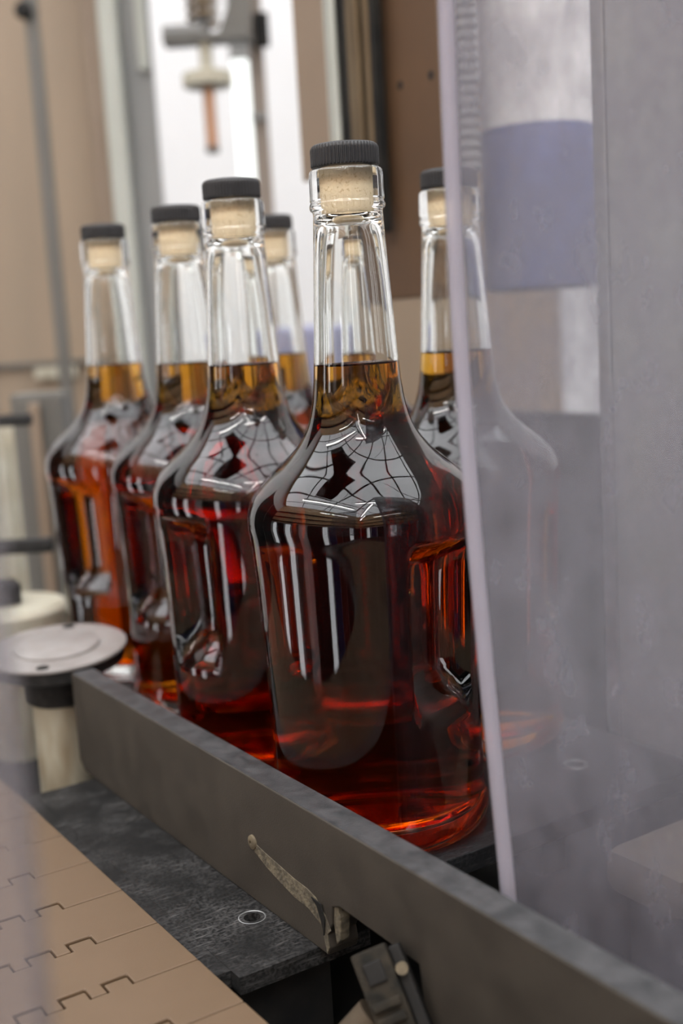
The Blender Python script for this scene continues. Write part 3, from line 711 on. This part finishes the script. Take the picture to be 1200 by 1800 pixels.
# lower left: grey post, cream cabinet, guide rods, cream roller
a = pd(72, 800, 1.25); s_ = 1.25 / FPX
t = thing('grey_post', (a.x, a.y, FZ), 'brown grey machine post at left edge behind the black rods', 'post')
zt = pd(72, 690, 1.25).z - FZ
MB().box((-46 * s_, 0, 0), (44 * s_, 0.05, zt), 0.004, MR).build('post', DGREY, t)
MB().box((-12 * s_, -0.010, 0), (8 * s_, -0.0005, zt - 0.01), 0.003, MR).build('rib', TANP, t)
a = pd(-60, 850, 1.45); s_ = 1.45 / FPX
t = thing('cream_cabinet', (a.x, a.y, FZ), 'cream control cabinet at the left edge behind the grey post', 'cabinet')
zt = pd(-20, 745, 1.45).z - FZ
MB().box((-120 * s_, 0, 0), (105 * s_, 0.12, zt), 0.006, MR).build('body', CREAM2, t)
MB().box((-100 * s_, -0.004, zt - 0.30), (80 * s_, -0.0005, zt - 0.02), 0.002, MR).build('door', CREAM2, t)
def rod(px0, px1, y, d, thick, label):
    a = pd(px1, y, d); s_ = d / FPX
    t = thing('clamp_rod', tuple(a), label, 'rod')
    MB().box(((px0 - px1) * s_, -0.006, -thick / 2 * s_), (0, 0.006, thick / 2 * s_), 0.003, MR).build('rod', RUBBER, t, smooth=40)
    MB().cyl(MR @ Vector(((px0 - px1) * s_, 0, -0.02)), MR @ Vector(((px0 - px1) * s_, 0, 0.05)), 0.008, n=20).build('upright', DARKM, t, smooth=40)
rod(-90, 56, 737, 1.10, 21, 'upper short black clamp rod at the left edge')
rod(-90, 93, 957, 1.02, 26, 'lower longer black clamp rod above the cream roller')
q = pd(12, 1062, 0.98); r2 = 106 * 0.98 / FPX
t = thing('cream_roller', (q.x, q.y, -0.09), 'cream plastic roller disc behind the grey roller disc', 'roller')
zt = q.z
MB().lathe([(0, zt + 0.09), (r2 - 0.004, zt + 0.09), (r2, zt + 0.086), (r2, zt + 0.060), (r2 - 0.004, zt + 0.056), (0, zt + 0.056)], 56).build('wheel', CREAM2, t, smooth=40)
MB().lathe([(0, zt + 0.0905), (0.012, zt + 0.0905), (0.012, zt + 0.106), (0.008, zt + 0.11), (0, zt + 0.11)], 24).build('hub_knob', DARKM, t, smooth=40)
MB().cyl((0, 0, 0), (0, 0, zt + 0.056), 0.02).build('shaft', CREAM, t, smooth=40)

# grey roller disc at the bar end
q = pp(99, 1136, 2, 0.047); Rd = 0.0465
t = thing('guide_roller', (q.x, q.y, -0.09), 'grey metal topped guide roller on a stained shaft at bar end', 'roller')
tilt = Matrix.Translation((0, 0, 0.137)) @ Matrix.Rotation(math.radians(5), 4, Vector((RT.x, RT.y, 0)))
MB().lathe([(0, -0.002), (Rd, -0.002), (Rd, -0.0004), (Rd - 0.0006, 0.0), (0.0287, 0.0), (0.0283, 0.0016), (0.0275, 0.0020), (0, 0.0020)], 72, tilt).build('disc', DISCM, t, smooth=30)
MB().lathe([(0, -0.0022), (Rd - 0.0022, -0.0022), (Rd - 0.0022, -0.0105), (Rd - 0.006, -0.0125), (0, -0.0125)], 72, tilt).build('flange', RUBBER, t, smooth=30)
MB().lathe([(0, -0.0127), (0.0245, -0.0127), (0.0245, -0.034), (0.022, -0.036), (0, -0.036)], 48, tilt).build('hub', RUBBER, t, smooth=30)
MB().cyl((0, 0, 0.0), (0, 0, 0.102), 0.0195, n=40).build('shaft', CREAM, t, smooth=40)
for sg in (-1, 1):
    v = Vector((FW.x, FW.y, 0)).normalized() * 0.040 * sg
    MB().lathe([(0, 0.0004), (0.0040, 0.0004), (0.0043, 0.0)], 20, tilt @ Matrix.Translation((v.x, v.y, 0))).build('hole', DARKM, t)

# blue grey bin far behind between the bottles
a = pd(478, 570, 1.55); s_ = 1.55 / FPX
t = thing('lavender_bin', (a.x, a.y, FZ), 'pale lavender bin far behind between the bottle necks', 'bin')
zt = pd(520, 572, 1.55).z - FZ
MB().box((0, 0, 0), (100 * s_, 0.10, zt), 0.01, MR).build('body', LAV, t)
# beige cover beyond brown board
a = pd(655, 520, 1.35); s_ = 1.35 / FPX
t = thing('beige_cover', (a.x, a.y, -0.09), 'beige machine cover below and beyond the brown board', 'cover')
MB().box((0, 0, 0), (330 * s_, 0.02, 0.60), 0.004, MR).build('sheet', BEIGE, t)
MB().box((0, 0.021, -0.81), (0.03, 0.05, 0.59), 0.002, MR).build('stand', DGREY, t)
